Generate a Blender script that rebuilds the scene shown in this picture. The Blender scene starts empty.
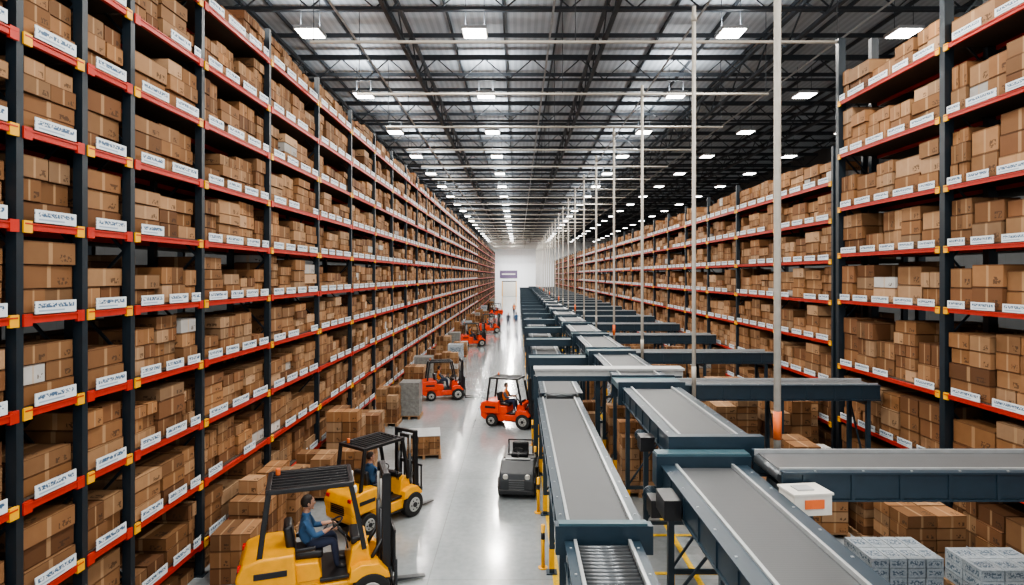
import bpy, bmesh, math, random
import numpy as np
from mathutils import Vector, Matrix, Euler
random.seed(7)
R=random.random
def U(a,b): return a+(b-a)*random.random()
scn=bpy.context.scene
COL=scn.collection

# ---------------------------------------------------------------- materials
def new_mat(name):
    m=bpy.data.materials.new(name); m.use_nodes=True
    nt=m.node_tree; b=nt.nodes['Principled BSDF']
    return m,nt,b
def mat(name,color,rough=0.5,metal=0.0,var=0.08,scale=6.0,bump=0.0,emit=None):
    m,nt,b=new_mat(name)
    tc=nt.nodes.new('ShaderNodeTexCoord')
    n=nt.nodes.new('ShaderNodeTexNoise'); n.inputs['Scale'].default_value=scale; n.inputs['Detail'].default_value=4
    nt.links.new(tc.outputs['Object'],n.inputs['Vector'])
    r=nt.nodes.new('ShaderNodeValToRGB')
    c=color
    r.color_ramp.elements[0].position=0.3; r.color_ramp.elements[1].position=0.7
    r.color_ramp.elements[0].color=(c[0]*(1-var),c[1]*(1-var),c[2]*(1-var),1)
    r.color_ramp.elements[1].color=(min(1,c[0]*(1+var)),min(1,c[1]*(1+var)),min(1,c[2]*(1+var)),1)
    nt.links.new(n.outputs['Fac'],r.inputs['Fac']); nt.links.new(r.outputs['Color'],b.inputs['Base Color'])
    b.inputs['Roughness'].default_value=rough; b.inputs['Metallic'].default_value=metal
    if bump>0:
        bp=nt.nodes.new('ShaderNodeBump'); bp.inputs['Strength'].default_value=bump; bp.inputs['Distance'].default_value=0.02
        nt.links.new(n.outputs['Fac'],bp.inputs['Height']); nt.links.new(bp.outputs['Normal'],b.inputs['Normal'])
    if emit:
        b.inputs['Emission Color'].default_value=(*emit[0],1); b.inputs['Emission Strength'].default_value=emit[1]
    return m
class NT:
    def __init__(s,nt): s.nt=nt
    def m(s,op,a,b=None,c=None):
        n=s.nt.nodes.new('ShaderNodeMath'); n.operation=op
        for i,v in enumerate((a,b,c)):
            if v is None: continue
            if isinstance(v,(int,float)): n.inputs[i].default_value=v
            else: s.nt.links.new(v,n.inputs[i])
        return n.outputs[0]
    def mix(s,f,a,b):
        n=s.nt.nodes.new('ShaderNodeMix'); n.data_type='RGBA'
        for sock,v in ((n.inputs[0],f),(n.inputs[6],a),(n.inputs[7],b)):
            if isinstance(v,tuple): sock.default_value=(*v,1)
            elif isinstance(v,(int,float)): sock.default_value=v
            else: s.nt.links.new(v,sock)
        return n.outputs[2]
    def band(s,x,lo,hi):
        return s.m('MULTIPLY',s.m('GREATER_THAN',x,lo),s.m('LESS_THAN',x,hi))
def mat_cardboard():
    m,nt,b=new_mat('cardboard'); k=NT(nt)
    at=nt.nodes.new('ShaderNodeAttribute'); at.attribute_name='Col'
    uv=nt.nodes.new('ShaderNodeUVMap'); uv.uv_map='UVMap'
    sx=nt.nodes.new('ShaderNodeSeparateXYZ'); nt.links.new(uv.outputs[0],sx.inputs[0])
    u,v=sx.outputs[0],sx.outputs[1]
    tc=nt.nodes.new('ShaderNodeTexCoord')
    n=nt.nodes.new('ShaderNodeTexNoise'); n.inputs['Scale'].default_value=5; n.inputs['Detail'].default_value=5
    nt.links.new(tc.outputs['Object'],n.inputs['Vector'])
    base=k.mix(k.m('MULTIPLY',n.outputs['Fac'],0.4),at.outputs['Color'],(0.12,0.055,0.026))
    tape=k.band(u,0.46,0.54)
    tape=k.m('MULTIPLY',tape,0.5)
    base=k.mix(tape,base,(0.46,0.30,0.17))
    seam=k.m('MULTIPLY',k.m('MAXIMUM',k.m('GREATER_THAN',v,0.945),k.m('LESS_THAN',v,0.03)),0.6)
    base=k.mix(seam,base,(0.07,0.032,0.016))
    mk=k.m('MULTIPLY',k.band(u,0.68,0.92),k.band(v,0.14,0.46))
    n2=nt.nodes.new('ShaderNodeTexNoise'); n2.inputs['Scale'].default_value=20
    nt.links.new(tc.outputs['Object'],n2.inputs['Vector'])
    mk=k.m('MULTIPLY',mk,k.m('MULTIPLY',k.m('GREATER_THAN',n2.outputs['Fac'],0.5),0.7))
    base=k.mix(mk,base,(0.05,0.03,0.02))
    nt.links.new(base,b.inputs['Base Color']); b.inputs['Roughness'].default_value=0.75
    b.inputs['Specular IOR Level'].default_value=0.2
    return m
def mat_label():
    m,nt,b=new_mat('shelf_label'); k=NT(nt)
    uv=nt.nodes.new('ShaderNodeUVMap'); uv.uv_map='UVMap'
    sx=nt.nodes.new('ShaderNodeSeparateXYZ'); nt.links.new(uv.outputs[0],sx.inputs[0])
    u,v=sx.outputs[0],sx.outputs[1]
    tc=nt.nodes.new('ShaderNodeTexCoord')
    n=nt.nodes.new('ShaderNodeTexNoise'); n.inputs['Scale'].default_value=34; n.inputs['Detail'].default_value=2
    nt.links.new(tc.outputs['Object'],n.inputs['Vector'])
    bars=k.m('GREATER_THAN',n.outputs['Fac'],0.47)
    t1=k.m('MULTIPLY',k.m('MULTIPLY',k.band(v,0.46,0.80),k.band(u,0.06,0.94)),bars)
    t2=k.m('MULTIPLY',k.m('MULTIPLY',k.band(v,0.16,0.30),k.band(u,0.08,0.7)),0.6)
    c=k.mix(t1,(0.66,0.71,0.74),(0.05,0.11,0.20))
    c=k.mix(t2,c,(0.10,0.20,0.34))
    nt.links.new(c,b.inputs['Base Color']); b.inputs['Roughness'].default_value=0.5
    return m
def mat_wrap():
    m,nt,b=new_mat('stretch_wrap_print'); k=NT(nt)
    uv=nt.nodes.new('ShaderNodeUVMap'); uv.uv_map='UVMap'
    sx=nt.nodes.new('ShaderNodeSeparateXYZ'); nt.links.new(uv.outputs[0],sx.inputs[0])
    u,v=sx.outputs[0],sx.outputs[1]
    tc=nt.nodes.new('ShaderNodeTexCoord')
    n=nt.nodes.new('ShaderNodeTexNoise'); n.inputs['Scale'].default_value=9; n.inputs['Detail'].default_value=4; n.inputs['Distortion'].default_value=2.5
    nt.links.new(tc.outputs['Object'],n.inputs['Vector'])
    n2=nt.nodes.new('ShaderNodeTexNoise'); n2.inputs['Scale'].default_value=26
    nt.links.new(tc.outputs['Object'],n2.inputs['Vector'])
    base=k.mix(n.outputs['Fac'],(0.16,0.20,0.23),(0.58,0.63,0.67))
    t=k.m('MULTIPLY',k.m('MULTIPLY',k.band(v,0.25,0.75),k.band(u,0.12,0.88)),k.m('MULTIPLY',k.m('GREATER_THAN',n2.outputs['Fac'],0.5),0.75))
    base=k.mix(t,base,(0.05,0.09,0.14))
    nt.links.new(base,b.inputs['Base Color']); b.inputs['Roughness'].default_value=.25
    bp=nt.nodes.new('ShaderNodeBump'); bp.inputs['Strength'].default_value=.6; bp.inputs['Distance'].default_value=.02
    nt.links.new(n.outputs['Fac'],bp.inputs['Height']); nt.links.new(bp.outputs['Normal'],b.inputs['Normal'])
    return m
def mat_floor():
    m,nt,b=new_mat('polished_concrete'); k=NT(nt)
    tc=nt.nodes.new('ShaderNodeTexCoord')
    n=nt.nodes.new('ShaderNodeTexNoise'); n.inputs['Scale'].default_value=0.35; n.inputs['Detail'].default_value=8
    nt.links.new(tc.outputs['Object'],n.inputs['Vector'])
    n2=nt.nodes.new('ShaderNodeTexNoise'); n2.inputs['Scale'].default_value=7; n2.inputs['Detail'].default_value=8
    nt.links.new(tc.outputs['Object'],n2.inputs['Vector'])
    f=k.m('ADD',k.m('MULTIPLY',n.outputs['Fac'],0.7),k.m('MULTIPLY',n2.outputs['Fac'],0.3))
    r=nt.nodes.new('ShaderNodeValToRGB'); r.color_ramp.elements[0].position=.35; r.color_ramp.elements[1].position=.65
    r.color_ramp.elements[0].color=(0.24,0.265,0.275,1); r.color_ramp.elements[1].color=(0.37,0.395,0.405,1)
    nt.links.new(f,r.inputs['Fac'])
    sx=nt.nodes.new('ShaderNodeSeparateXYZ'); nt.links.new(tc.outputs['Object'],sx.inputs[0])
    j1=k.m('LESS_THAN',k.m('FRACT',k.m('DIVIDE',sx.outputs[1],6.0)),0.003)
    j2=k.m('LESS_THAN',k.m('FRACT',k.m('DIVIDE',k.m('ADD',sx.outputs[0],61.8),6.0)),0.003)
    j=k.m('MULTIPLY',k.m('MAXIMUM',j1,j2),0.45)
    c=k.mix(j,r.outputs['Color'],(0.12,0.12,0.12))
    nt.links.new(c,b.inputs['Base Color'])
    rr=k.m('ADD',k.m('MULTIPLY',n2.outputs['Fac'],0.16),0.07)
    nt.links.new(rr,b.inputs['Roughness']); b.inputs['Specular IOR Level'].default_value=.75
    b.inputs['Coat Weight'].default_value=.5; b.inputs['Coat Roughness'].default_value=.10
    return m
def mat_stripes(name,c1,c2,axis,period,duty=0.5,rough=0.5,metal=0.0,bump=0.4):
    m,nt,b=new_mat(name); k=NT(nt)
    tc=nt.nodes.new('ShaderNodeTexCoord')
    sx=nt.nodes.new('ShaderNodeSeparateXYZ'); nt.links.new(tc.outputs['Object'],sx.inputs[0])
    f=k.m('LESS_THAN',k.m('FRACT',k.m('DIVIDE',k.m('ADD',sx.outputs[axis],500.0),period)),duty)
    n=nt.nodes.new('ShaderNodeTexNoise'); n.inputs['Scale'].default_value=2.5; n.inputs['Detail'].default_value=5
    nt.links.new(tc.outputs['Object'],n.inputs['Vector'])
    c=k.mix(f,c1,c2)
    c=k.mix(k.m('MULTIPLY',n.outputs['Fac'],.3),c,(c1[0]*.4,c1[1]*.4,c1[2]*.4))
    nt.links.new(c,b.inputs['Base Color'])
    bp=nt.nodes.new('ShaderNodeBump'); bp.inputs['Strength'].default_value=bump; bp.inputs['Distance'].default_value=0.02
    nt.links.new(f,bp.inputs['Height']); nt.links.new(bp.outputs['Normal'],b.inputs['Normal'])
    b.inputs['Roughness'].default_value=rough; b.inputs['Metallic'].default_value=metal
    return m

M={}
M['card']=mat_cardboard(); M['label']=mat_label(); M['floor']=mat_floor()
M['navy']=mat('rack_steel_dark',(0.012,0.020,0.028),0.42)
M['red']=mat('rack_beam_red',(0.46,0.026,0.013),0.42)
M['yellow']=mat('yellow_connector',(0.80,0.40,0.01),0.45)
M['deck']=mat('shelf_deck',(0.06,0.042,0.03),0.7)
M['cblue']=mat('conveyor_blue_steel',(0.017,0.034,0.050),0.35)
M['cteal']=mat('conveyor_teal_cover',(0.045,0.095,0.115),0.38)
M['alu']=mat('aluminium_rail',(0.42,0.44,0.45),0.3,0.4)
M['belt']=mat_stripes('conveyor_belt',(0.070,0.074,0.078),(0.060,0.064,0.068),1,0.05,0.5,0.5,bump=.15)
M['beltx']=mat_stripes('conveyor_belt_cross',(0.105,0.11,0.115),(0.09,0.095,0.10),0,0.05,0.5,0.5,bump=.15)
M['roller']=mat('roller_steel',(0.12,0.13,0.14),0.32,0.6)
M['cover']=mat('grey_cover',(0.40,0.41,0.41),0.45)
M['pole']=mat('hanger_pole',(0.42,0.39,0.34),0.5)
M['truss']=mat('roof_truss_steel',(0.045,0.052,0.060),0.6)
M['roof']=mat_stripes('roof_deck',(0.50,0.54,0.58),(0.40,0.44,0.48),0,0.3,0.5,0.6)
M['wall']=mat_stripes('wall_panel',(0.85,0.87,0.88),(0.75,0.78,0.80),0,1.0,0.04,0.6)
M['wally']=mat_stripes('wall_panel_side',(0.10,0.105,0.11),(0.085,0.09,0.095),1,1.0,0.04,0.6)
M['lamp']=mat('lamp_diffuser',(1,1,1),0.4,emit=((1.0,0.98,0.93),14))
M['lampbody']=mat('lamp_housing',(0.5,0.5,0.5),0.5)
M['black']=mat('black_plastic',(0.012,0.012,0.014),0.35)
M['rubber']=mat('rubber_tyre',(0.015,0.015,0.015),0.8)
M['fyellow']=mat('forklift_yellow',(0.85,0.38,0.01),0.3)
M['fred']=mat('forklift_red',(0.72,0.055,0.012),0.3)
M['fgrey']=mat('tractor_grey',(0.035,0.038,0.042),0.35)
M['fgreyl']=mat('tractor_grey_light',(0.13,0.135,0.14),0.35)
M['hub']=mat('wheel_hub',(0.45,0.45,0.43),0.4,0.3)
M['wood']=mat('pallet_wood',(0.32,0.19,0.10),0.8,scale=12,var=.2)
M['wrap']=mat_wrap()
M['wrapg']=mat('stretch_wrap_grey',(0.20,0.20,0.19),0.35,scale=10,var=.25,bump=0.6)
M['white']=mat('white_paint',(0.68,0.66,0.60),0.5)
M['orange']=mat('orange_label',(0.75,0.16,0.04),0.5)
M['signp']=mat('sign_violet',(0.10,0.07,0.13),0.5)
M['lyellow']=mat('floor_paint_yellow',(0.75,0.46,0.02),0.45,scale=20,var=.2)
M['skin']=mat('skin',(0.50,0.27,0.18),0.55)
M['hair']=mat('hair',(0.025,0.015,0.010),0.6,scale=60,var=.4)
M['shirt']=mat('shirt_blue',(0.03,0.09,0.19),0.8,bump=.3)
M['shirtd']=mat('shirt_dark',(0.05,0.06,0.08),0.8,bump=.3)
M['vest']=mat('vest_orange',(0.80,0.20,0.03),0.7)
M['pants']=mat('trousers_navy',(0.015,0.022,0.05),0.85,bump=.3)
M['eye']=mat('eye',(0.02,0.02,0.02),0.2)
M['lip']=mat('lip',(0.35,0.12,0.09),0.5)
M['redlens']=mat('red_lens',(0.6,0.01,0.01),0.2)

# ---------------------------------------------------------------- mass mesh builder
FB=((2,0,4,6),(1,3,7,5),(0,1,5,4),(3,2,6,7),(2,3,1,0),(4,5,7,6))
UVQ=((0,0),(1,0),(1,1),(0,1))
class MB:
    def __init__(s): s.v=[];s.f=[];s.mi=[];s.c=[];s.uv=[];s.mats=[];s.sm=[]
    def mid(s,k):
        if k not in s.mats: s.mats.append(k)
        return s.mats.index(k)
    def box(s,c,sz,k,col=(.5,.5,.5),yaw=0.0):
        hx,hy,hz=sz[0]/2,sz[1]/2,sz[2]/2; cs,sn=math.cos(yaw),math.sin(yaw); n=len(s.v)
        for z in (-hz,hz):
            for y in (-hy,hy):
                for x in (-hx,hx):
                    s.v.append((c[0]+x*cs-y*sn,c[1]+x*sn+y*cs,c[2]+z))
        mi=s.mid(k)
        for q in FB:
            s.f.append(tuple(n+i for i in q)); s.mi.append(mi); s.c.append(col); s.uv.extend(UVQ); s.sm.append(False)
    def b2(s,x0,x1,y0,y1,z0,z1,k,col=(.5,.5,.5)):
        s.box(((x0+x1)/2,(y0+y1)/2,(z0+z1)/2),(abs(x1-x0),abs(y1-y0),abs(z1-z0)),k,col)
    def beam(s,p0,p1,w,h,k):
        p0=Vector(p0);p1=Vector(p1); d=(p1-p0); d.normalize()
        up=Vector((0,0,1)) if abs(d.z)<.9 else Vector((0,1,0))
        a=d.cross(up).normalized(); b=a.cross(d)
        n=len(s.v)
        for z in (-h/2,h/2):
            for y in (p0,p1):
                for x in (-w/2,w/2):
                    s.v.append(tuple(y+a*x+b*z))
        mi=s.mid(k)
        for q in FB:
            s.f.append(tuple(n+i for i in q)); s.mi.append(mi); s.c.append((.5,.5,.5)); s.uv.extend(UVQ); s.sm.append(False)
    def cyl(s,p0,p1,r,k,n=12,r2=None):
        if r2 is None: r2=r
        p0=Vector(p0);p1=Vector(p1); d=(p1-p0).normalized()
        up=Vector((0,0,1)) if abs(d.z)<.9 else Vector((0,1,0))
        a=d.cross(up).normalized(); b=d.cross(a); o=len(s.v); mi=s.mid(k)
        for p,rr in ((p0,r),(p1,r2)):
            for i in range(n):
                t=2*math.pi*i/n; s.v.append(tuple(p+a*rr*math.cos(t)+b*rr*math.sin(t)))
        for i in range(n):
            j=(i+1)%n
            s.f.append((o+i,o+j,o+n+j,o+n+i)); s.mi.append(mi); s.c.append((.5,.5,.5)); s.uv.extend(UVQ); s.sm.append(True)
        for fc in (tuple(o+i for i in range(n))[::-1],tuple(o+n+i for i in range(n))):
            s.f.append(fc); s.mi.append(mi); s.c.append((.5,.5,.5)); s.uv.extend([(0.1,0.1)]*n); s.sm.append(False)
    def build(s,name,loc=(0,0,0),yaw=0,parent=None):
        me=bpy.data.meshes.new(name); me.from_pydata(s.v,[],s.f)
        for k in s.mats: me.materials.append(M[k])
        me.polygons.foreach_set('material_index',s.mi)
        me.polygons.foreach_set('use_smooth',s.sm)
        uvl=me.uv_layers.new(name='UVMap'); uvl.data.foreach_set('uv',np.array(s.uv,dtype=np.float32).ravel())
        ca=me.color_attributes.new('Col','FLOAT_COLOR','CORNER')
        lt=np.empty(len(me.polygons),dtype=np.int32); me.polygons.foreach_get('loop_total',lt)
        c=np.ones((len(s.c),4),dtype=np.float32); c[:,:3]=np.array(s.c,dtype=np.float32)
        ca.data.foreach_set('color',np.repeat(c,lt,axis=0).ravel())
        me.update()
        ob=bpy.data.objects.new(name,me); COL.objects.link(ob); ob.location=loc; ob.rotation_euler=(0,0,yaw)
        if parent: ob.parent=parent
        return ob
TONE=[1.0]
def ccol():
    t=U(.55,1.12)*TONE[0]
    base=random.choice([(.31,.160,.075),(.34,.185,.092),(.26,.130,.060),(.40,.235,.125),(.29,.155,.075),(.20,.095,.045),(.44,.28,.165),(.33,.165,.072)])
    if R()<.02: base=(.50,.50,.48)
    return tuple(min(1,x*t) for x in base)

# ---------------------------------------------------------------- room shell
XL,XR,Y0,Y1,ZR=-20.0,26.0,-6.0,172.0,16.9
def slab(name,x0,x1,y0,y1,z0,z1,k):
    m=MB(); m.b2(x0,x1,y0,y1,z0,z1,k); return m.build(name)
slab('floor',XL,XR,Y0,Y1,-.2,0,'floor')
slab('ceiling',XL,XR,Y0,Y1,ZR,ZR+.2,'roof')
slab('wall_far',XL,XR,Y1,Y1+.3,0,ZR,'wall')
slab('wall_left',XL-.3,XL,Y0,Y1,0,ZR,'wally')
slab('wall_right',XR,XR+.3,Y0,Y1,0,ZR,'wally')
m=MB(); m.b2(-4.4,-.6,Y1-.12,Y1-.02,0,4.2,'cover')
for i in range(14): m.b2(-4.3,-.7,Y1-.16,Y1-.12,.1+i*.29,.33+i*.29,'white')
m.b2(-4.6,-4.4,Y1-.2,Y1-.02,0,4.4,'yellow'); m.b2(-.6,-.4,Y1-.2,Y1-.02,0,4.4,'yellow'); m.b2(-4.6,-.4,Y1-.2,Y1-.02,4.2,4.45,'navy')
m.build('door_1')
m=MB(); m.b2(-5.2,-.2,Y1-.2,Y1-.02,5.2,7.4,'signp'); m.b2(-4.6,-.8,Y1-.24,Y1-.2,6.2,6.5,'white'); m.build('wall_sign')

m=MB()
m.b2(.70,.84,-4,165,0.002,0.006,'lyellow')
m.b2(2.35,2.45,2,165,0.002,0.006,'lyellow')
m.b2(3.55,3.67,2,60,0.002,0.006,'lyellow')
m.b2(-6.0,-5.92,30,165,0.002,0.006,'lyellow')
for y in (9.0,12.2,14.0,19.0,26): m.b2(2.45,5.2,y,y+.11,0.007,0.010,'lyellow')
m.build('floor_marking_lines')

# roof structure
m=MB()
zt,zb=16.5,15.5
y=-2.0
while y<Y1-1:
    m.beam((XL,y,zt),(XR,y,zt),.12,.12,'truss'); m.beam((XL,y,zb),(XR,y,zb),.11,.11,'truss')
    x=XL; fl=0
    while x<XR-.1:
        x2=min(XR,x+1.15)
        m.beam((x,y,zb if fl else zt),(x2,y,zt if fl else zb),.045,.045,'truss'); fl=1-fl; x=x2
    y+=7.72
x=XL+1
while x<XR:
    m.b2(x-.035,x+.035,Y0,Y1,16.72,16.88,'truss'); x+=2.3
for x in (-10.5,-4.6,3.4,10.9,18):
    m.beam((x,Y0,16.45),(x,Y1,16.45),.15,.15,'truss'); m.beam((x,Y0,15.3),(x,Y1,15.3),.14,.14,'truss')
    y=Y0; fl=0
    while y<Y1-.1:
        y2=min(Y1,y+1.6); m.beam((x,y,15.3 if fl else 16.45),(x,y2,16.45 if fl else 15.3),.055,.055,'truss'); fl=1-fl; y=y2
y=0.6
while y<Y1:
    m.b2(XL,XR,y-.035,y+.035,16.52,16.7,'truss'); y+=2.573
m.build('roof_truss_structure')
m=MB()
for x in (-6.2,1.2,6.3,12.3): m.cyl((x,Y0,15.1),(x,Y1-.1,15.1),.04,'cover',8)
m.build('sprinkler_pipes')

# lamps
m=MB(); lp=[]
yy=[-.92+7.72*i for i in range(22)]
for y in yy:
    for x in (-7.7,-1.6,7.9,14.3,20.5):
        if y>Y1-3: continue
        m.box((x,y,15.12),(.92,.95,.12),'lampbody'); m.box((x,y,15.05),(.82,.85,.03),'lamp')
        for dx in (-.35,.35): m.cyl((x+dx,y,15.15),(x+dx,y,16.5),.012,'truss',6)
        m.box((x,y,15.24),(.4,.35,.12),'lampbody')
        lp.append((x,y))
lob=m.build('high_bay_lights')
def area(name,x,y,z,sx,sy,e,up=False,col=(1.0,.955,.88)):
    L=bpy.data.lights.new('lamp','AREA'); L.shape='RECTANGLE'; L.size=sx; L.size_y=sy
    L.energy=e; L.color=col
    o=bpy.data.objects.new(name,L); COL.objects.link(o); o.location=(x,y,z); o.parent=lob
    if up: o.rotation_euler=(math.pi,0,0)
for i,(x,y) in enumerate(lp):
    if x>18: continue
    area('lamp_%d'%i,x,y,15.02,.82,.85,500 if x<10 else 200)
    if x<10: area('ceiling_fill_%d'%i,x,y,15.32,.8,.8,130,True,(.95,.98,1.0))  # added fill above the fixtures, aimed up to brighten the roof deck
area('far_wall_fill',-1.5,Y1-9,12,6,1,2600,col=(.97,.98,1))  # added fill light to brighten the far wall, has no fixture

# ---------------------------------------------------------------- racks
def fill(mb,xf,sgn,y0,y1,z0,clear,hr,wr,depth,label=True,far=False,p=1.0):
    y=y0+.04
    while y<y1-.3:
        w=min(U(*wr),y1-.04-y)
        if (y1-.04-y-w)<.3: w=y1-.04-y
        if w>wr[1]*1.25: w=w/2
        TONE[0]=U(.78,1.15)
        if R()<p:
            tgt=clear*U(.74,1.0) if R()>.15 else clear*U(.4,.7)
            z=z0; h=U(*hr); off=U(0,.10)
            nb=max(1,int(tgt/h+.3))
            split=R()<.4
            for i in range(nb):
                if i and R()<.25: h=U(*hr)
                hh=h*U(.97,1.0)
                if z+hh>z0+clear: break
                ja=U(-.02,.04)
                xs=xf+sgn*(depth/2+off+ja+.04)
                g=.02+U(0,.04)
                c=ccol()
                if split and not far:
                    wa=w*U(.42,.58)
                    mb.box((xs,y+wa/2,z+hh/2),(depth,wa-g,hh-.012),'card',c,U(-.02,.02))
                    mb.box((xs+sgn*U(0,.06),y+wa+(w-wa)/2,z+hh/2),(depth,w-wa-g,hh-.012),'card',ccol(),U(-.02,.02))
                else:
                    mb.box((xs,y+w/2+U(-.015,.015),z+hh/2),(depth,w-g-.02,hh-.012),'card',c,U(-.03,.03))
                z+=hh
                if R()<.15: split=not split
            if label and R()<.93:
                lw=min(w*.76,.86)
                mb.box((xf-sgn*.022,y+w/2,z0+.045+.03),(.012,lw,.17),'label')
        y+=w
    TONE[0]=1.0
def rack(name,xf,sgn,ups,levels,top,depth,post,hr,wr,boxd=.95,second=True):
    s=MB(); c=MB()
    dx=sgn*depth
    for yu in ups:
        near=yu<60
        for xx in ((xf+sgn*post/2),(xf+dx-sgn*post/2)):
            s.box((xx,yu,top/2),(post,post*.8,top),'navy')
            s.box((xx,yu,.01),(post*1.7,post*1.6,.02),'navy')
        if near:
            z=.2; fl=0
            while z<top-.9:
                a,b=(xf+sgn*post,xf+dx-sgn*post)
                s.beam((a if fl else b,yu,z),(b if fl else a,yu,z+.9),.04,.04,'navy'); z+=.9; fl=1-fl
        if second: s.box((xf+dx*2+sgn*.1,yu,top/2),(post,post*.8,top),'navy')
    for a,b in zip(ups[:-1],ups[1:]):
        for li,z in enumerate(levels):
            s.b2(xf-sgn*.012,xf+sgn*.05,a+post*.4,b-post*.4,z-.125,z-.03,'red')
            s.b2(xf-sgn*.026,xf-sgn*.006,a+post*.4,b-post*.4,z-.05,z-.03,'red')
            s.b2(xf+dx-sgn*.05,xf+dx,a+post*.4,b-post*.4,z-.125,z-.03,'red')
            s.b2(xf+sgn*.05,xf+dx-sgn*.05,a+.02,b-.02,z-.03,z,'deck')
            if a<60:
                for yy_ in (a+post*.4+.05,b-post*.4-.05):
                    s.b2(xf-sgn*.022,xf+sgn*.02,yy_-.07,yy_+.07,z-.16,z-.0,'yellow' if (li+int(a))%2==0 or sgn>0 else 'red')
            if second:
                s.b2(xf+dx+sgn*.1,xf+dx*2+sgn*.1,a+.02,b-.02,z-.12,z,'deck')
            cl=(levels[li+1]-z-.18) if li+1<len(levels) else min(1.0,top-z+.1)
            far=a>70
            fill(c,xf,sgn,a+post*.4,b-post*.4,z,cl,hr,wr,boxd,label=a<95,far=far)
            if second and a<110: fill(c,xf+dx+sgn*.1,sgn,a+.1,b-.1,z,cl,(hr[0]*1.3,hr[1]*1.4),(wr[0]*1.2,wr[1]*1.4),boxd*.9,label=False,far=True,p=.95)
        cl=levels[0]-.2
        fill(c,xf,sgn,a+post*.4,b-post*.4,0.0,cl,hr,wr,boxd,label=False,far=a>70)
    s.build(name)
    return c.build('cardboard_cartons')
upsL=[2.9,4.1,5.3,6.5,7.71,8.87,9.97,12.2,15.5]
while upsL[-1]<166: upsL.append(upsL[-1]+3.8)
rack('pallet_rack',-6.4,-1,upsL,[.71+1.22*k for k in range(10)],12.45,1.1,.14,(.20,.34),(.72,1.05))
lvR=[1.7,3.35,5.35,6.78,8.2,9.85,11.5]
upsR=[.8,5.2,9.7,14.15,18.8]
rack('pallet_rack',10.0,1,upsR,lvR,13.5,1.25,.22,(.30,.56),(.75,1.15),boxd=1.1)
upsR2=[19.1]
while upsR2[-1]<166: upsR2.append(upsR2[-1]+4.2)
rack('pallet_rack',10.0,1,upsR2,[1.4,2.7,4.0,5.3,6.6,7.9,9.1],10.2,1.1,.15,(.24,.42),(.75,1.1))

m=MB(); y=18.8; ty=[]
while y<165: ty.append(y); y+=5.4
for y in ty:
    m.cyl((-6.5,y,13.4),(10.1,y,13.4),.05,'pole',8)
    for x in (-6.4,1.8,10.0): m.cyl((x,y,13.4),(x,y,16.7),.014,'truss',6)
m.build('suspended_tie_pipes')

# ---------------------------------------------------------------- conveyors
def conv(mb,x0,x1,y0,y1,z,axis='y',rollers=False,legs=True,rail=.16,h=.34,legstep=3.0):
    def P(s0,s1,t0,t1,z0,z1,k):
        if axis=='y': mb.b2(t0,t1,s0,s1,z0,z1,k)
        else: mb.b2(s0,s1,t0,t1,z0,z1,k)
    if axis=='y': s0,s1,t0,t1=y0,y1,x0,x1
    else: s0,s1,t0,t1=x0,x1,y0,y1
    for a,b in ((t0,t0+rail),(t1-rail,t1)):
        P(s0,s1,a+.03,b-.03,z-h+.04,z-.03,'cblue')
        P(s0,s1,a,b,z-.03,z,'cblue')
        P(s0,s1,a,b,z-h,z-h+.03,'cblue')
    P(s0,s1,t0+rail,t0+rail+.045,z-.08,z+.03,'alu'); P(s0,s1,t1-rail-.045,t1-rail,z-.08,z+.03,'alu')
    ia,ib=t0+rail+.05,t1-rail-.05
    if rollers:
        s=s0+.06
        while s<s1:
            if axis=='y': mb.cyl((ia,s,z-.06),(ib,s,z-.06),.035,'roller',10)
            else: mb.cyl((s,ia,z-.06),(s,ib,z-.06),.035,'roller',10)
            s+=.10
        P(s0,s1,ia,ib,z-.2,z-.14,'black')
    else:
        P(s0+.05,s1-.05,ia,ib,z-.10,z-.03,'belt' if axis=='y' else 'beltx')
        P(s0+.08,s1-.08,ia+.03,ib-.03,z-.26,z-.19,'belt' if axis=='y' else 'beltx')
        for s in (s0+.06,s1-.06):
            if axis=='y': mb.cyl((ia,s,z-.13),(ib,s,z-.13),.09,'roller',14)
            else: mb.cyl((s,ia,z-.13),(s,ib,z-.13),.09,'roller',14)
    s=s0+.3
    while s<s1-.1:
        if y0<70:
            P(s,s+.05,t0+.01,t0+.03,z-h+.03,z-.03,'cblue'); P(s,s+.05,t1-.03,t1-.01,z-h+.03,z-.03,'cblue')
            if y0<25:
                for t in (t0+.07,t1-.07): P(s+.2,s+.23,t-.015,t+.015,z,z+.012,'alu')
        s+=.75
    if legs:
        n=max(1,int(round((s1-s0)/legstep)))
        for i in range(n+1):
            s=s0+.3+(s1-s0-.6)*i/n
            for t in (t0+.09,t1-.09):
                P(s-.05,s+.05,t-.05,t+.05,0.02,z-h,'cblue'); P(s-.11,s+.11,t-.11,t+.11,0,.02,'cblue')
                P(s-.055,s+.055,t-.055,t+.055,.1,.5,'yellow')
            P(s-.04,s+.04,t0+.1,t1-.1,z-h-.14,z-h-.02,'cblue'); P(s-.03,s+.03,t0+.1,t1-.1,.5,.58,'cblue')
            if y0<60:
                if axis=='y': mb.beam((t0+.1,s,.6),(t1-.1,s,z-h-.15),.04,.04,'cblue')
                else: mb.beam((s,t0+.1,.6),(s,t1-.1,z-h-.15),.04,.04,'cblue')
def motor(mb,x,y,z,k='black'):
    mb.box((x,y,z),(.28,.36,.28),k); mb.cyl((x,y+.2,z),(x,y+.62,z),.11,'cblue',14); mb.cyl((x,y+.62,z),(x,y+.68,z),.08,'roller',14)
    for i in range(6): mb.cyl((x,y+.26+i*.055,z),(x,y+.275+i*.055,z),.125,'cblue',14)
m=MB()
conv(m,.68,1.78,2.0,8.75,2.22,rollers=True,rail=.13)
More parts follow.
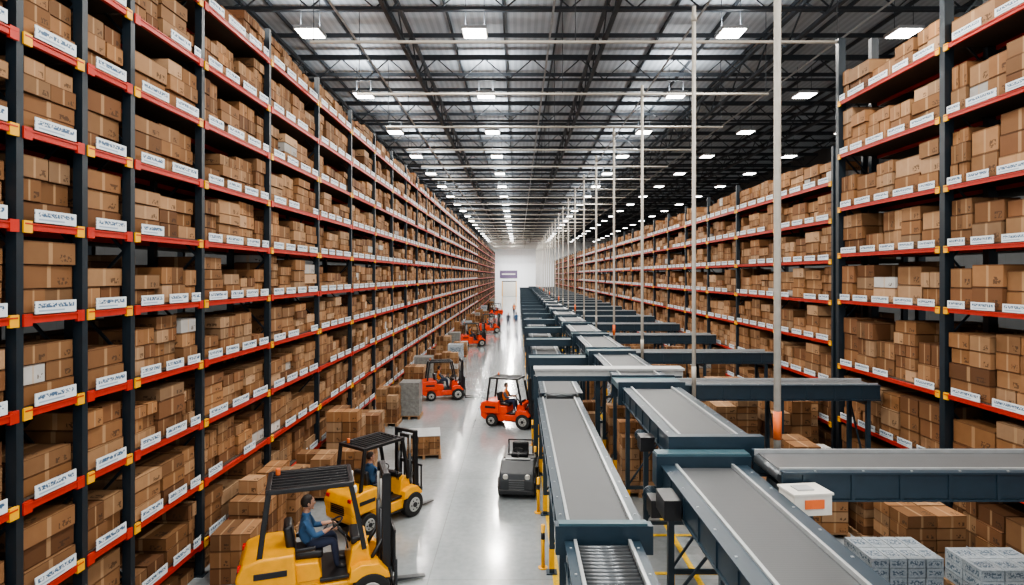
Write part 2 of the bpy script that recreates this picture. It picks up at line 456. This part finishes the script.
m.b2(.55,1.98,8.78,8.98,2.0,2.42,'cblue'); m.b2(.6,1.9,8.8,8.95,2.42,2.45,'cteal')
motor(m,1.3,6.9,1.5)
m.build('roller_conveyor')
m=MB(); conv(m,.60,1.92,9.0,18.6,2.3,rail=.15); motor(m,1.3,12,1.7); m.build('belt_conveyor')
for a in range(24):
    ys=19.9+a*6.7
    if ys+6>168: break
    m=MB(); conv(m,.72,2.1,ys-.6,ys+5.9,2.3,rail=.16,legs=ys<110); m.build('belt_conveyor')
m=MB(); conv(m,2.48,3.98,2.0,10.4,2.80,rail=.24,h=.42)
m.b2(2.40,4.05,10.4,10.72,2.42,2.95,'cblue'); m.b2(2.42,4.03,10.42,10.70,2.95,2.99,'cteal')
m.box((2.33,9.3,2.55),(.26,.55,.3),'black'); motor(m,2.30,9.9,2.3)
m.build('belt_conveyor')
m=MB(); conv(m,2.78,4.34,10.95,16.0,3.1,rail=.22,h=.40)
m.b2(2.7,4.42,10.76,10.95,2.8,3.2,'cblue'); motor(m,2.6,12.2,2.7); m.build('belt_conveyor')
m=MB(); conv(m,2.85,4.45,17.9,23.0,3.1,rail=.2,h=.38); m.build('belt_conveyor')
for a in range(24):
    ys=24.9+a*6.7
    if ys+5>168: break
    m=MB(); conv(m,2.85,4.45,ys,ys+5,3.1,rail=.2,h=.38,legs=ys<110); m.build('belt_conveyor')
m=MB(); conv(m,4.1,9.75,9.25,10.55,3.05,axis='x',rail=.13,h=.45,legstep=5); m.build('cross_belt_conveyor')
for a in range(21):
    yc=16.75+a*6.7
    if yc>160: break
    m=MB(); conv(m,4.5,9.8,yc-.55,yc+.55,3.12,axis='x',rail=.13,h=.42,legs=yc<90,legstep=2.6)
    m.b2(2.7,4.5,yc-.62,yc-.5,2.6,3.22,'cblue'); m.b2(2.7,4.5,yc+.5,yc+.62,2.6,3.22,'cblue'); m.b2(2.7,4.5,yc-.5,yc+.5,3.0,3.16,'cteal')
    m.build('cross_belt_conveyor')
m=MB()
m.b2(.55,5.15,18.72,19.25,2.93,3.12,'cover'); m.b2(.5,5.2,18.68,19.29,3.12,3.18,'cover'); m.b2(.6,5.1,18.66,18.72,2.8,2.95,'cblue')
for x in (.5,2.45,4.9): m.b2(x,x+.14,18.9,19.04,0,2.93,'cblue')
m.build('conveyor_cross_cover')
for a in range(22):
    yc=24.2+a*6.7
    if yc>164: break
    m=MB(); m.b2(.45,2.8,yc-.5,yc+.5,2.62,2.80,'cteal'); m.b2(.42,2.83,yc-.56,yc-.5,2.5,2.84,'cblue'); m.b2(.42,2.83,yc+.5,yc+.56,2.5,2.84,'cblue')
    for x in (.5,2.55):
        for y in (yc-.4,yc+.4): m.b2(x,x+.12,y-.06,y+.06,0,2.62,'cblue')
    m.build('conveyor_transfer_bridge')
pl=[(4.66,10.78)]+[(4.72,16.1+6.7*i) for i in range(22)]
for i,(x,y) in enumerate(pl):
    if y>166: break
    m=MB(); r=.062 if i==0 else .055
    top=15.4 if i==0 else 13.3
    m.cyl((x,y,0),(x,y,top),r,'pole',12); m.cyl((x,y,0),(x,y,.03),.14,'cblue',12)
    m.cyl((x,y,3.15),(x,y,3.65),r*1.15,'orange' if i%3==0 else 'pole',12); m.cyl((x,y,top-.4),(x,y,top-.2),r*1.3,'pole',12)
    m.build('hanger_pole')
m=MB(); m.box((4.28,8.95,2.74),(.58,.42,.30),'white',yaw=.12); m.box((4.28,8.95,2.90),(.62,.46,.03),'white',yaw=.12)
m.box((4.32,8.73,2.76),(.30,.012,.13),'orange',yaw=.12); m.box((4.24,8.95,2.925),(.26,.2,.02),'cover',yaw=.12)
m.b2(4.2,4.38,8.9,9.02,0,2.6,'cblue'); m.build('conveyor_control_box')
for i,y in enumerate([12.5,15.4,18.2,21.5,26,31,40,52]):
    m=MB(); m.cyl((.52,y,0),(.52,y,.9),.04,'yellow',12); m.cyl((.52,y,0),(.52,y,.02),.10,'yellow',12); m.cyl((.52,y,.6),(.52,y,.74),.042,'black',12)
    m.build('bollard')

# ---------------------------------------------------------------- pallets of goods
def pallet(mb,w,d):
    for i in range(6): 
        y=-d/2+d*(i+.5)/6; mb.box((0,y,.13),(w,d/6*.72,.022),'wood')
    for x in (-w/2+.05,0,w/2-.05):
        mb.box((x,0,.07),(.09,d,.09),'wood'); mb.box((x,0,.012),(.1,d,.022),'wood')
def stack(name,x,y,w,d,h,yaw=0,bh=.32,nx=2,ny=2,kind='card',ragged=.3,pal=True,topc=None):
    m=MB(); z=0
    if pal: pallet(m,w+.06,d+.06); z=.142
    z0=z; nl=max(1,int(round(h/bh)))
    if kind=='card':
        for l in range(nl):
            for i in range(nx):
                for j in range(ny):
                    if l==nl-1 and R()<ragged: continue
                    m.box((-w/2+w*(i+.5)/nx+U(-.01,.01),-d/2+d*(j+.5)/ny+U(-.01,.01),z+bh/2),(w/nx-.02,d/ny-.02,bh-.008),'card',ccol(),U(-.03,.03))
            z+=bh
        if topc: m.box((0,0,z+.012),(w,d,.02),topc)
    else:
        for l in range(nl):
            for i in range(nx):
                for j in range(ny):
                    m.box((-w/2+w*(i+.5)/nx,-d/2+d*(j+.5)/ny,z+bh/2),(w/nx-.02,d/ny-.02,bh-.01),kind,yaw=U(-.02,.02))
            z+=bh
    return m.build(name,(x,y,0),yaw)
P='pallet_of_boxes'
stack(P,-5.75,8.4,1.0,1.0,1.0,.05)
stack(P,-5.7,12.2,.8,.8,1.0,.1,bh=.33,pal=False,nx=2,ny=1)
stack(P,-5.8,13.4,.9,.9,1.35,-.05,bh=.3,pal=False)
stack(P,-5.8,10.3,.6,.9,.6,.2,bh=.3,pal=False,nx=1,ny=2)
stack(P,-5.75,14.7,.95,1.0,1.4,.03)
stack(P,-5.6,16.6,1.1,1.0,1.0,.02,bh=.25)
stack(P,-4.85,18.2,1.0,1.0,.75,.02,bh=.25)
stack(P,-5.6,19.6,1.0,1.1,1.6,0)
stack(P,-5.5,21.8,1.1,1.0,1.0,0)
stack(P,-5.3,24.6,.85,.9,1.35,0,bh=.27)
stack('pallet_of_wrapped_goods',-4.6,25.8,.85,.9,1.4,0,bh=.7,nx=1,ny=1,kind='wrapg')
stack(P,-3.2,20.4,1.1,1.1,.6,.15,bh=.2,nx=3,ny=3,ragged=0,topc='cover')
for i,(x,y) in enumerate([(-5.3,31),(-5.4,34.5),(-5.2,38),(-4.1,36.5),(-4.2,40.5),(-5.3,43),(-4.3,45),(-5.2,49),(-5.4,56),(-4.4,58.5),(-5.2,61),(-5.3,67),(-4.4,69),(-5.2,74),(-4.3,78),(-5.3,82),(-5.2,92),(-4.5,99),(-5.2,106),(-5,118)]):
    if i%3==1: stack('pallet_of_wrapped_goods',x,y,1,1,1.3,0,bh=.65,nx=1,ny=1,kind='wrapg' if i%2 else 'wrap')
    else: stack(P,x,y,1.0,1.0,U(.9,1.6),0)
stack('pallet_of_wrapped_goods',7.2,11.55,1.35,.95,.72,0,bh=.18,nx=4,ny=2,kind='wrap')
stack('pallet_of_wrapped_goods',9.05,11.35,1.3,.95,.60,0,bh=.2,nx=3,ny=2,kind='wrap')
for (x,y,h) in [(5.6,14.3,1.2),(7.0,14.4,1.9),(8.5,14.3,1.6),(8.6,12.9,.9),(6.6,18.6,2.2),(8.2,18.6,2.0),(9.2,20.2,2.2),(6.0,21.2,1.8),(7.4,21.4,2.3),(6.3,26,2),(8.2,26,2.2),(7.2,29,2),(8.5,33,2.1),(6.5,35.5,2.1),(8.3,40,2)]:
    stack(P,x,y,1.25,1.15,h,U(-.04,.04),bh=random.choice([.2,.25,.36]))
for (x,y,h) in [(3.35,16.9,1.9),(2.45,21.0,1.6),(3.55,20.5,1.5),(3.5,27.5,1.8)]:
    stack(P,x,y,.75 if x<3 else 1,.9,h,0,bh=.3)

# ---------------------------------------------------------------- bmesh parts for vehicles/people
class BM:
    def __init__(s): s.bm=bmesh.new(); s.mats=[]
    def mid(s,k):
        if k not in s.mats: s.mats.append(k)
        return s.mats.index(k)
    def _fin(s,vs,k,smooth=False,bev=0,seg=2):
        fs=set(f for v in vs for f in v.link_faces)
        mi=s.mid(k)
        for f in fs: f.material_index=mi; f.smooth=smooth
        if bev>0:
            es=list(set(e for f in fs for e in f.edges))
            es=[e for e in es if e.calc_face_angle(0)>.5]
            r=bmesh.ops.bevel(s.bm,geom=es,offset=bev,segments=seg,affect='EDGES',profile=.6)
            for f in r['faces']: f.material_index=mi; f.smooth=len(f.verts)<=4 and f.calc_area()<.25
    def box(s,c,sz,k,bev=0.0,rot=(0,0,0)):
        mtx=Matrix.Translation(c)@Euler(rot).to_matrix().to_4x4()@Matrix.Diagonal((*sz,1))
        r=bmesh.ops.create_cube(s.bm,size=1,matrix=mtx); s._fin(r['verts'],k,False,bev)
    def cyl(s,p0,p1,r,k,n=20,r2=None,bev=0):
        p0=Vector(p0);p1=Vector(p1); d=p1-p0
        mtx=Matrix.Translation((p0+p1)/2)@d.to_track_quat('Z','Y').to_matrix().to_4x4()
        q=bmesh.ops.create_cone(s.bm,cap_ends=True,segments=n,radius1=r,radius2=r if r2 is None else r2,depth=d.length,matrix=mtx)
        vs=q['verts']
        s._fin(vs,k,False,bev)
        for f in set(f for v in vs if v.is_valid for f in v.link_faces):
            if len(f.verts)==4: f.smooth=True
    def sph(s,c,sz,k,rot=(0,0,0),n=20):
        mtx=Matrix.Translation(c)@Euler(rot).to_matrix().to_4x4()@Matrix.Diagonal((*sz,1))
        r=bmesh.ops.create_uvsphere(s.bm,u_segments=n,v_segments=max(8,n*2//3),radius=1,matrix=mtx); s._fin(r['verts'],k,True); return r['verts']
    def prism(s,prof,w,k,bev=0.03,yc=0):
        vs=[s.bm.verts.new((x,yc-w/2,z)) for x,z in prof]
        f=s.bm.faces.new(vs); r=bmesh.ops.extrude_face_region(s.bm,geom=[f])
        nv=[e for e in r['geom'] if isinstance(e,bmesh.types.BMVert)]
        bmesh.ops.translate(s.bm,verts=nv,vec=(0,w,0))
        s.bm.normal_update()
        fs=list(set(f for v in vs+nv for f in v.link_faces)); bmesh.ops.recalc_face_normals(s.bm,faces=fs)
        s._fin(vs+nv,k,False,bev,3)
    def tube(s,pts,r,k,n=10):
        for a,b in zip(pts[:-1],pts[1:]): s.cyl(a,b,r,k,n)
        for p in pts[1:-1]: s.sph(p,(r,r,r),k,n=n)
    def torus(s,c,R_,r,k,nrm=(0,0,1),n=24):
        q=Vector(nrm).to_track_quat('Z','Y').to_matrix(); pts=[]
        for i in range(n+1):
            t=2*math.pi*i/n; pts.append(Vector(c)+q@Vector((R_*math.cos(t),R_*math.sin(t),0)))
        s.tube(pts,r,k,8)
    def build(s,name,loc=(0,0,0),yaw=0,scale=1,parent=None):
        me=bpy.data.meshes.new(name); s.bm.to_mesh(me); s.bm.free()
        for k in s.mats: me.materials.append(M[k])
        ob=bpy.data.objects.new(name,me); COL.objects.link(ob)
        ob.location=loc; ob.rotation_euler=(0,0,yaw); ob.scale=(scale,)*3
        if parent: ob.parent=parent
        return ob
def wheel(b,x,y,r,w):
    b.cyl((x,y-w/2,r),(x,y+w/2,r),r,'rubber',28,bev=.025)
    sg=1 if y>0 else -1
    b.cyl((x,y+sg*w*.2,r),(x,y+sg*(w/2+.012),r),r*.58,'hub',20,bev=.01)
    b.cyl((x,y+sg*w*.4,r),(x,y+sg*(w/2+.04),r),r*.2,'black',14)
    for i in range(6):
        t=i*math.pi/3; b.cyl((x+r*.38*math.cos(t),y+sg*w*.45,r+r*.38*math.sin(t)),(x+r*.38*math.cos(t),y+sg*(w/2+.03),r+r*.38*math.sin(t)),.018,'black',8)

def skin_person(name,joints,edges,fingers,head,shirt,pants,loc,yaw,scale=1,parent=None,vest=None):
    names=list(joints); idx={n:i for i,n in enumerate(names)}
    fat=1.10
    vs=[Vector(joints[n][0]) for n in names]; rad=[(joints[n][1][0]*fat,joints[n][1][1]*fat) for n in names]
    es=[(idx[a],idx[b]) for a,b,_ in edges]
    segs=[(Vector(joints[a][0]),Vector(joints[b][0]),k,sum(joints[a][1])/2,sum(joints[b][1])/2) for a,b,k in edges]
    roots=[0]
    for ch in fingers:
        st=len(vs)
        for i,(p,r) in enumerate(ch):
            vs.append(Vector(p)); rad.append((r,r))
            if i: es.append((st+i-1,st+i)); segs.append((Vector(ch[i-1][0]),Vector(p),'skin',r,r))
        roots.append(st)
    me=bpy.data.meshes.new('tmp'); me.from_pydata([tuple(v) for v in vs],es,[])
    ob=bpy.data.objects.new('tmp',me); COL.objects.link(ob)
    md=ob.modifiers.new('s','SKIN'); md.use_smooth_shade=True
    md.branch_smoothing=.4
    sv=me.skin_vertices[0].data
    for i,r in enumerate(rad): sv[i].radius=r; sv[i].use_root=(i in roots)
    sd=ob.modifiers.new('d','SUBSURF'); sd.levels=2; sd.render_levels=2
    dg=bpy.context.evaluated_depsgraph_get(); dg.update()
    ev=ob.evaluated_get(dg); me2=bpy.data.meshes.new_from_object(ev)
    b=BM(); b.bm.from_mesh(me2)
    for f in b.bm.faces:
        c=f.calc_center_median(); best=None
        for a,bb,k,ra,rb in segs:
            d=bb-a; t=max(0,min(1,(c-a).dot(d)/max(1e-9,d.length_squared))); q=(c-(a+d*t)).length-(ra*(1-t)+rb*t)
            if best is None or q<best[0]: best=(q,k)
        f.material_index=b.mid(best[1]); f.smooth=True
    bpy.data.objects.remove(ob)
    hp,hd=Vector(head[0])+Vector((0,0,-.018)),head[1]
    hb=BM()
    v=hb.sph((0,0,0),(.098,.076,.122),'skin',n=24)
    for q in v:
        if q.co.z<-.02: q.co.y*=1-.35*min(1,(-q.co.z-.02)/.1); q.co.x*= 1-.1*min(1,(-q.co.z-.02)/.1)
        if q.co.x<0 and q.co.z<-.05: q.co.z*=.85
    hb.sph((.098,0,-.012),(.016,.012,.024),'skin',n=10)
    hb.sph((.092,0,.012),(.010,.009,.022),'skin',n=8)
    hb.sph((.083,0,-.058),(.010,.024,.006),'lip',n=10)
    hb.sph((.064,0,-.094),(.024,.026,.022),'skin',n=10)
    for sg in (-1,1):
        hb.sph((.083,sg*.032,.010),(.010,.014,.007),'white',n=10); hb.sph((.091,sg*.032,.010),(.004,.006,.006),'eye',n=8)
        hb.sph((.085,sg*.032,.030),(.010,.02,.004),'hair',n=8)
        hb.sph((-.005,sg*.080,-.005),(.018,.012,.030),'skin',n=10)
    v=hb.sph((-.018,0,.022),(.103,.084,.115),'hair',n=24)
    for q in v:
        if q.co.x>.03 and q.co.z<.06: q.co.x=.03+(q.co.x-.03)*.15; 
        if q.co.z<-.045: q.co.z=-.045-(abs(q.co.z)-.045)*.2
    hm=Matrix.Translation(hp)@Matrix.Rotation(hd,4,'Z')@Matrix.Scale(1.05,4)
    hb.bm.transform(hm)
    tmp=bpy.data.meshes.new('t'); 
    remap=[b.mid(k) for k in hb.mats]
    for f in hb.bm.faces: f.material_index=remap[f.material_index]
    hb.bm.to_mesh(tmp); hb.bm.free(); b.bm.from_mesh(tmp)
    nk=Vector(joints['neck'][0]); b.cyl(nk+Vector((0,0,-.035)),nk+Vector((.005,0,.02)),.080,vest or shirt,18,r2=.066)
    return b.build(name,loc,yaw,scale,parent)
def hand(wrist,d,side,curl):
    w=Vector(wrist); d=Vector(d).normalized(); s=Vector(side).normalized(); c=Vector(curl).normalized()
    ch=[]
    lens=[.070,.080,.074,.058]
    for i in range(4):
        o=w+d*.045+s*(.030-.021*i); k=w+d*.085+s*(.033-.022*i)
        L=lens[i]; a=k+d*L*.45+c*L*.2; e=a+d*L*.15+c*L*.48
        ch.append([(o,.010),(k,.009),(a,.0085),(e,.007)])
    o=w+d*.02+s*.02; k=w+d*.045+s*.048; ch.append([(o,.012),(k,.011),(k+d*.028+s*.014+c*.02,.009),(k+d*.045+s*.01+c*.038,.008)])
    return ch
def driver(parent,loc,shirt='shirt',vest=None,headyaw=0,turn=0):
    J={'pelvis':((0,0,.09),(.135,.155)),'spine':((-.03,0,.26),(.115,.15)),'chest':((-.02,0,.44),(.125,.17)),'neck':((.0,0,.585),(.056,.060)),'headb':((.02,0,.68),(.052,.052))}
    E=[('pelvis','spine',vest or shirt),('spine','chest',vest or shirt),('chest','neck',vest or shirt),('neck','headb','skin')]
    F=[]
    for sg,n in ((1,'l'),(-1,'r')):
        J['sh'+n]=((-.01,sg*.190,.50),(.070,.070)); J['el'+n]=((.13,sg*.245,.27),(.052,.052)); J['fa'+n]=((.26,sg*.19,.29),(.040,.040)); J['wr'+n]=((.36,sg*.15,.315),(.027,.032)); J['pm'+n]=((.42,sg*.135,.325),(.016,.036))
        E+=[('chest','sh'+n,vest or shirt),('sh'+n,'el'+n,shirt),('el'+n,'fa'+n,shirt),('fa'+n,'wr'+n,'skin'),('wr'+n,'pm'+n,'skin')]
        J['hp'+n]=((.07,sg*.095,.07),(.09,.09)); J['kn'+n]=((.44,sg*.15,.12),(.068,.068)); J['cf'+n]=((.47,sg*.15,-.08),(.058,.058)); J['an'+n]=((.50,sg*.15,-.31),(.042,.042)); J['to'+n]=((.66,sg*.16,-.36),(.038,.045))
        E+=[('pelvis','hp'+n,'pants'),('hp'+n,'kn'+n,'pants'),('kn'+n,'cf'+n,'pants'),('cf'+n,'an'+n,'pants'),('an'+n,'to'+n,'black')]
        F+=hand((.37,sg*.147,.32),(1,-sg*.25,.1),(0,-sg,0.2),(.1,0,-1))
    skin_person('driver',J,E,F,((.035,0,.775),headyaw,0),shirt,'pants',loc,turn,1,parent,vest)
def walker(name,loc,yaw,shirt,vest=None):
    J={'pelvis':((0,0,.94),(.11,.145)),'spine':((.01,0,1.12),(.10,.135)),'chest':((.015,0,1.32),(.12,.165)),'neck':((.01,0,1.47),(.055,.058)),'headb':((.02,0,1.55),(.05,.05))}
    E=[('pelvis','spine',vest or shirt),('spine','chest',vest or shirt),('chest','neck',vest or shirt),('neck','headb','skin')]; F=[]
    for sg,n in ((1,'l'),(-1,'r')):
        st=sg
        J['sh'+n]=((0,sg*.185,1.40),(.064,.064)); J['el'+n]=((-.08*st,sg*.23,1.12),(.048,.048)); J['wr'+n]=((-.02*st+.06,sg*.23,.88),(.028,.03)); J['pm'+n]=((-.02*st+.07,sg*.23,.81),(.03,.016))
        E+=[('chest','sh'+n,vest or shirt),('sh'+n,'el'+n,shirt),('el'+n,'wr'+n,shirt),('wr'+n,'pm'+n,'skin')]
        J['hp'+n]=((0,sg*.09,.90),(.09,.09)); J['kn'+n]=((.16*st+.04,sg*.10,.50),(.066,.066)); J['an'+n]=((.26*st-.04,sg*.10,.09),(.044,.044)); J['to'+n]=((.26*st+.12,sg*.11,.04),(.035,.042))
        E+=[('pelvis','hp'+n,'pants'),('hp'+n,'kn'+n,'pants'),('kn'+n,'an'+n,'pants'),('an'+n,'to'+n,'black')]
        F+=hand((-.02*st+.065,sg*.23,.86),(0.05,0,-1),(1,0,0),(0,-sg,-.2))
    skin_person(name,J,E,F,((.03,0,1.645),0,0),shirt,'pants',loc,yaw,1,None,vest)

def forklift(color,loc,yaw,scale=1,shirt='shirt',vest=None,headyaw=0,forks=.6):
    root=bpy.data.objects.new('forklift',None); COL.objects.link(root); root.location=loc; root.rotation_euler=(0,0,yaw); root.scale=(scale,)*3
    b=BM()
    b.prism([(-1.24,.58),(-1.30,.85),(-1.20,1.06),(-.95,1.13),(-.42,1.13),(-.38,.58)],1.08,color,.05)
    b.prism([(-1.10,.30),(-1.24,.42),(-1.26,.64),(-.99,.64),(-.97,.30)],1.04,color,.03)
    b.prism([(-1.0,.24),(-1.0,.62),(.98,.58),(.98,.24)],.80,color,.02)
    b.prism([(-.45,.60),(-.45,.92),(-.05,.90),(.02,.60)],.84,color,.03)
    b.prism([(.40,.58),(.48,1.02),(.60,1.12),(.76,1.07),(.84,.58)],.86,color,.04)
    b.box((.22,0,.625),(.50,.98,.05),'black',.01)
    b.box((.2,0,.43),(.62,1.02,.26),color,.03)
    b.box((.2,0,.29),(.5,1.08,.04),'black',.01)
    for yc in (-.47,.47): b.prism([(.42,.55),(.46,.75),(.62,.82),(.92,.80),(1.08,.62),(1.10,.55)],.26,color,.02,yc=yc)
    b.box((-.78,0,.86),(.5,1.10,.10),'black',.01)
    for i in range(5): b.box((-1.29,0,.62+i*.05),(.03,.5,.022),'black')
    for sg in (-1,1):
        b.box((-1.20,sg*.42,.98),(.14,.12,.08),'redlens',.01)
        wheel(b,.78,sg*.50,.33,.24); wheel(b,-.72,sg*.46,.27,.20)
    b.box((.56,0,1.12),(.16,.6,.12),'black',.03)
    b.cyl((.50,0,1.0),(.22,0,1.33),.03,'black'); b.torus((.20,0,1.345),.17,.016,'black',nrm=(-.5,0,.85))
    b.tube([(.20,-.16,1.345),(.20,.16,1.345)],.012,'black')
    for y in (-.32,-.38): b.tube([(.42,y,1.05),(.38,y,1.25)],.012,'black'); b.sph((.38,y,1.26),(.022,.022,.022),'black',n=10)
    b.box((-.22,0,.95),(.50,.50,.14),'black',.05); b.box((-.50,0,1.22),(.14,.48,.52),'black',.05,rot=(0,-.15,0)); 
    for sg in (-1,1): b.box((-.25,sg*.31,1.10),(.32,.06,.06),'black',.02)
    zt=2.16
    for sg in (-1,1):
        y=sg*.47
        b.box((-.88,y,1.62),(.085,.07,1.12),'black',.012,rot=(0,.13,0)); 
        pf=[(.68,y,1.05),(.60,y,1.5),(.46,y,zt)]
        for a,c in zip(pf[:-1],pf[1:]):
            d=Vector(c)-Vector(a); b.box((Vector(a)+Vector(c))/2,(.08,.07,d.length+.02),'black',.01,rot=(0,math.atan2(d.x,d.z),0))
        b.box((-.17,y,zt),(1.32,.08,.08),'black',.015)
    for x in (-.82,.48): b.box((x,0,zt),(.08,.98,.08),'black',.015)
    for i in range(6):
        b.box((-.17,-.36+i*.144,zt+.01),(1.26,.035,.05),'black',.006)
    for x in (-.4,.05): b.box((x,0,zt-.02),(.04,.9,.03),'black')
    b.cyl((-.7,.3,zt+.03),(-.7,.3,zt+.14),.04,'orange',14,bev=.01)
    for sg in (-1,1): b.box((.53,sg*.40,zt-.12),(.06,.12,.10),'white',.01)
    for sg in (-1,1):
        b.box((1.06,sg*.36,1.15),(.14,.06,2.16),'black',.008); b.box((1.06,sg*.36-sg*.05,1.18),(.05,.05,2.1),'fgrey')
        b.box((1.10,sg*.28,1.13),(.10,.05,2.0),'black',.006)
        b.cyl((.99,sg*.22,.3),(.99,sg*.22,1.6),.04,'fgrey',14); b.cyl((.99,sg*.22,1.6),(.99,sg*.22,2.1),.024,'hub',12)
        b.tube([(.70,sg*.33,.62),(1.0,sg*.33,1.1)],.035,'black')
    for z,w in ((2.2,.78),(1.35,.72),(.25,.72),(2.05,.58)): b.box((1.06,0,z),(.10,w,.08),'black',.01)
    b.tube([(1.06,.08,.5),(1.06,.08,2.1)],.014,'rubber'); b.tube([(1.06,-.08,.5),(1.06,-.08,2.1)],.014,'rubber')
    for z in (.28,.62): b.box((1.19,0,z),(.05,.98,.10),'black',.01)
    for i in range(8): b.box((1.19,-.46+i*.1315,.95),(.03,.03,.62),'black')
    b.box((1.19,0,1.26),(.035,.98,.05),'black')
    for sg in (-1,1):
        b.box((1.235,sg*.27,.38),(.045,.12,.66),'fgrey',.008)
        b.prism([(1.21,.05),(1.21,.10),(1.3,.10),(1.25+forks,.065),(1.25+forks,.05)],.12,'fgrey',.004,yc=sg*.27)
    b.build('forklift_body',parent=root)
    driver(root,(-.24,0,1.00),shirt,vest,headyaw)
    return root
def tug(loc,yaw):
    root=bpy.data.objects.new('tow_tractor',None); COL.objects.link(root); root.location=loc; root.rotation_euler=(0,0,yaw)
    b=BM()
    b.prism([(-.85,.16),(-.88,.62),(-.80,.74),(-.30,.78),(-.22,.38),(.18,.36),(.24,.82),(.34,.95),(.50,.94),(.86,.70),(.92,.5),(.90,.16)],.94,'fgrey',.04)
    for sg in (-1,1):
        wheel(b,.58,sg*.44,.22,.16); wheel(b,-.56,sg*.44,.25,.18)
        b.prism([(.26,.44),(.36,.56),(.78,.56),(.9,.44)],.16,'black',.02,yc=sg*.44)
        b.prism([(-.88,.52),(-.80,.66),(-.32,.66),(-.24,.52)],.2,'black',.02,yc=sg*.44)
        b.cyl((.88,sg*.30,.62),(.93,sg*.30,.60),.07,'white',16); b.box((-.87,sg*.36,.58),(.03,.12,.06),'redlens',.005)
        b.tube([(-.72,sg*.36,.72),(-.74,sg*.36,1.12),(-.66,sg*.36,1.2)],.022,'black')
    b.tube([(-.66,-.36,1.2),(-.66,.36,1.2)],.022,'black')
    b.box((-.42,0,.86),(.40,.5,.13),'black',.04); b.box((-.62,0,1.02),(.10,.48,.28),'black',.04)
    b.cyl((.36,0,.9),(.16,0,1.1),.025,'black'); b.torus((.14,0,1.12),.15,.014,'black',nrm=(-.6,0,.8)); b.tube([(.14,-.14,1.12),(.14,.14,1.12)],.01,'black')
    b.box((.42,0,.955),(.16,.7,.03),'fgreyl',.01)
    b.box((-.74,0,.765),(.18,.8,.03),'fgreyl',.01)
    for i in range(5): b.box((.915,0,.28+i*.06),(.02,.42,.025),'fgreyl')
    b.box((.9,0,.2),(.1,.96,.12),'black',.02); b.box((-.88,0,.22),(.1,.96,.12),'black',.02)
    b.box((-.97,0,.3),(.14,.12,.14),'hub',.01); b.cyl((-1.0,0,.22),(-1.0,0,.42),.02,'hub')
    b.build('tow_tractor_body',parent=root)
forklift('fyellow',(-3.66,11.15,0),.34,1.08,headyaw=.1)
forklift('fyellow',(-3.50,14.9,0),.95,.93,headyaw=-.6)
forklift('fred',(-.30,24.4,0),-.35,.90,vest='vest',shirt='shirtd',headyaw=-.4,forks=.4)
forklift('fred',(-3.70,29.6,0),.25,.86,vest='vest',shirt='shirtd')
forklift('fred',(-3.9,51.5,0),.3,.9,vest='vest',shirt='shirtd')
forklift('fred',(-3.0,63.5,0),.2,.9,vest='vest',shirt='shirt')
forklift('fred',(-3.4,88,0),-2.8,.9,vest='vest',shirt='shirt')
tug((.03,17.2,0),-math.pi/2-.08)
walker('warehouse_worker',(-1.1,69,0),-1.4,'shirtd')
walker('warehouse_worker',(-.2,70,0),1.7,'shirt')
walker('warehouse_worker',(-.6,92,0),-1.6,'shirtd','vest')

# ---------------------------------------------------------------- world, camera
w=bpy.data.worlds.new('world'); scn.world=w; w.use_nodes=True
w.node_tree.nodes['Background'].inputs[0].default_value=(.92,.96,1,1); w.node_tree.nodes['Background'].inputs[1].default_value=1.0
cam=bpy.data.cameras.new('camera'); co=bpy.data.objects.new('camera',cam); COL.objects.link(co); scn.camera=co
co.location=(0,0,6.1); co.rotation_euler=(math.pi/2,0,0)
cam.sensor_width=36; cam.lens=36*600/1024; cam.shift_x=-6/1024; cam.shift_y=-17.5/1024; cam.clip_end=400; cam.clip_start=.05
scn.view_settings.view_transform='AgX'; scn.view_settings.look='AgX - Medium High Contrast'; scn.view_settings.exposure=0.35
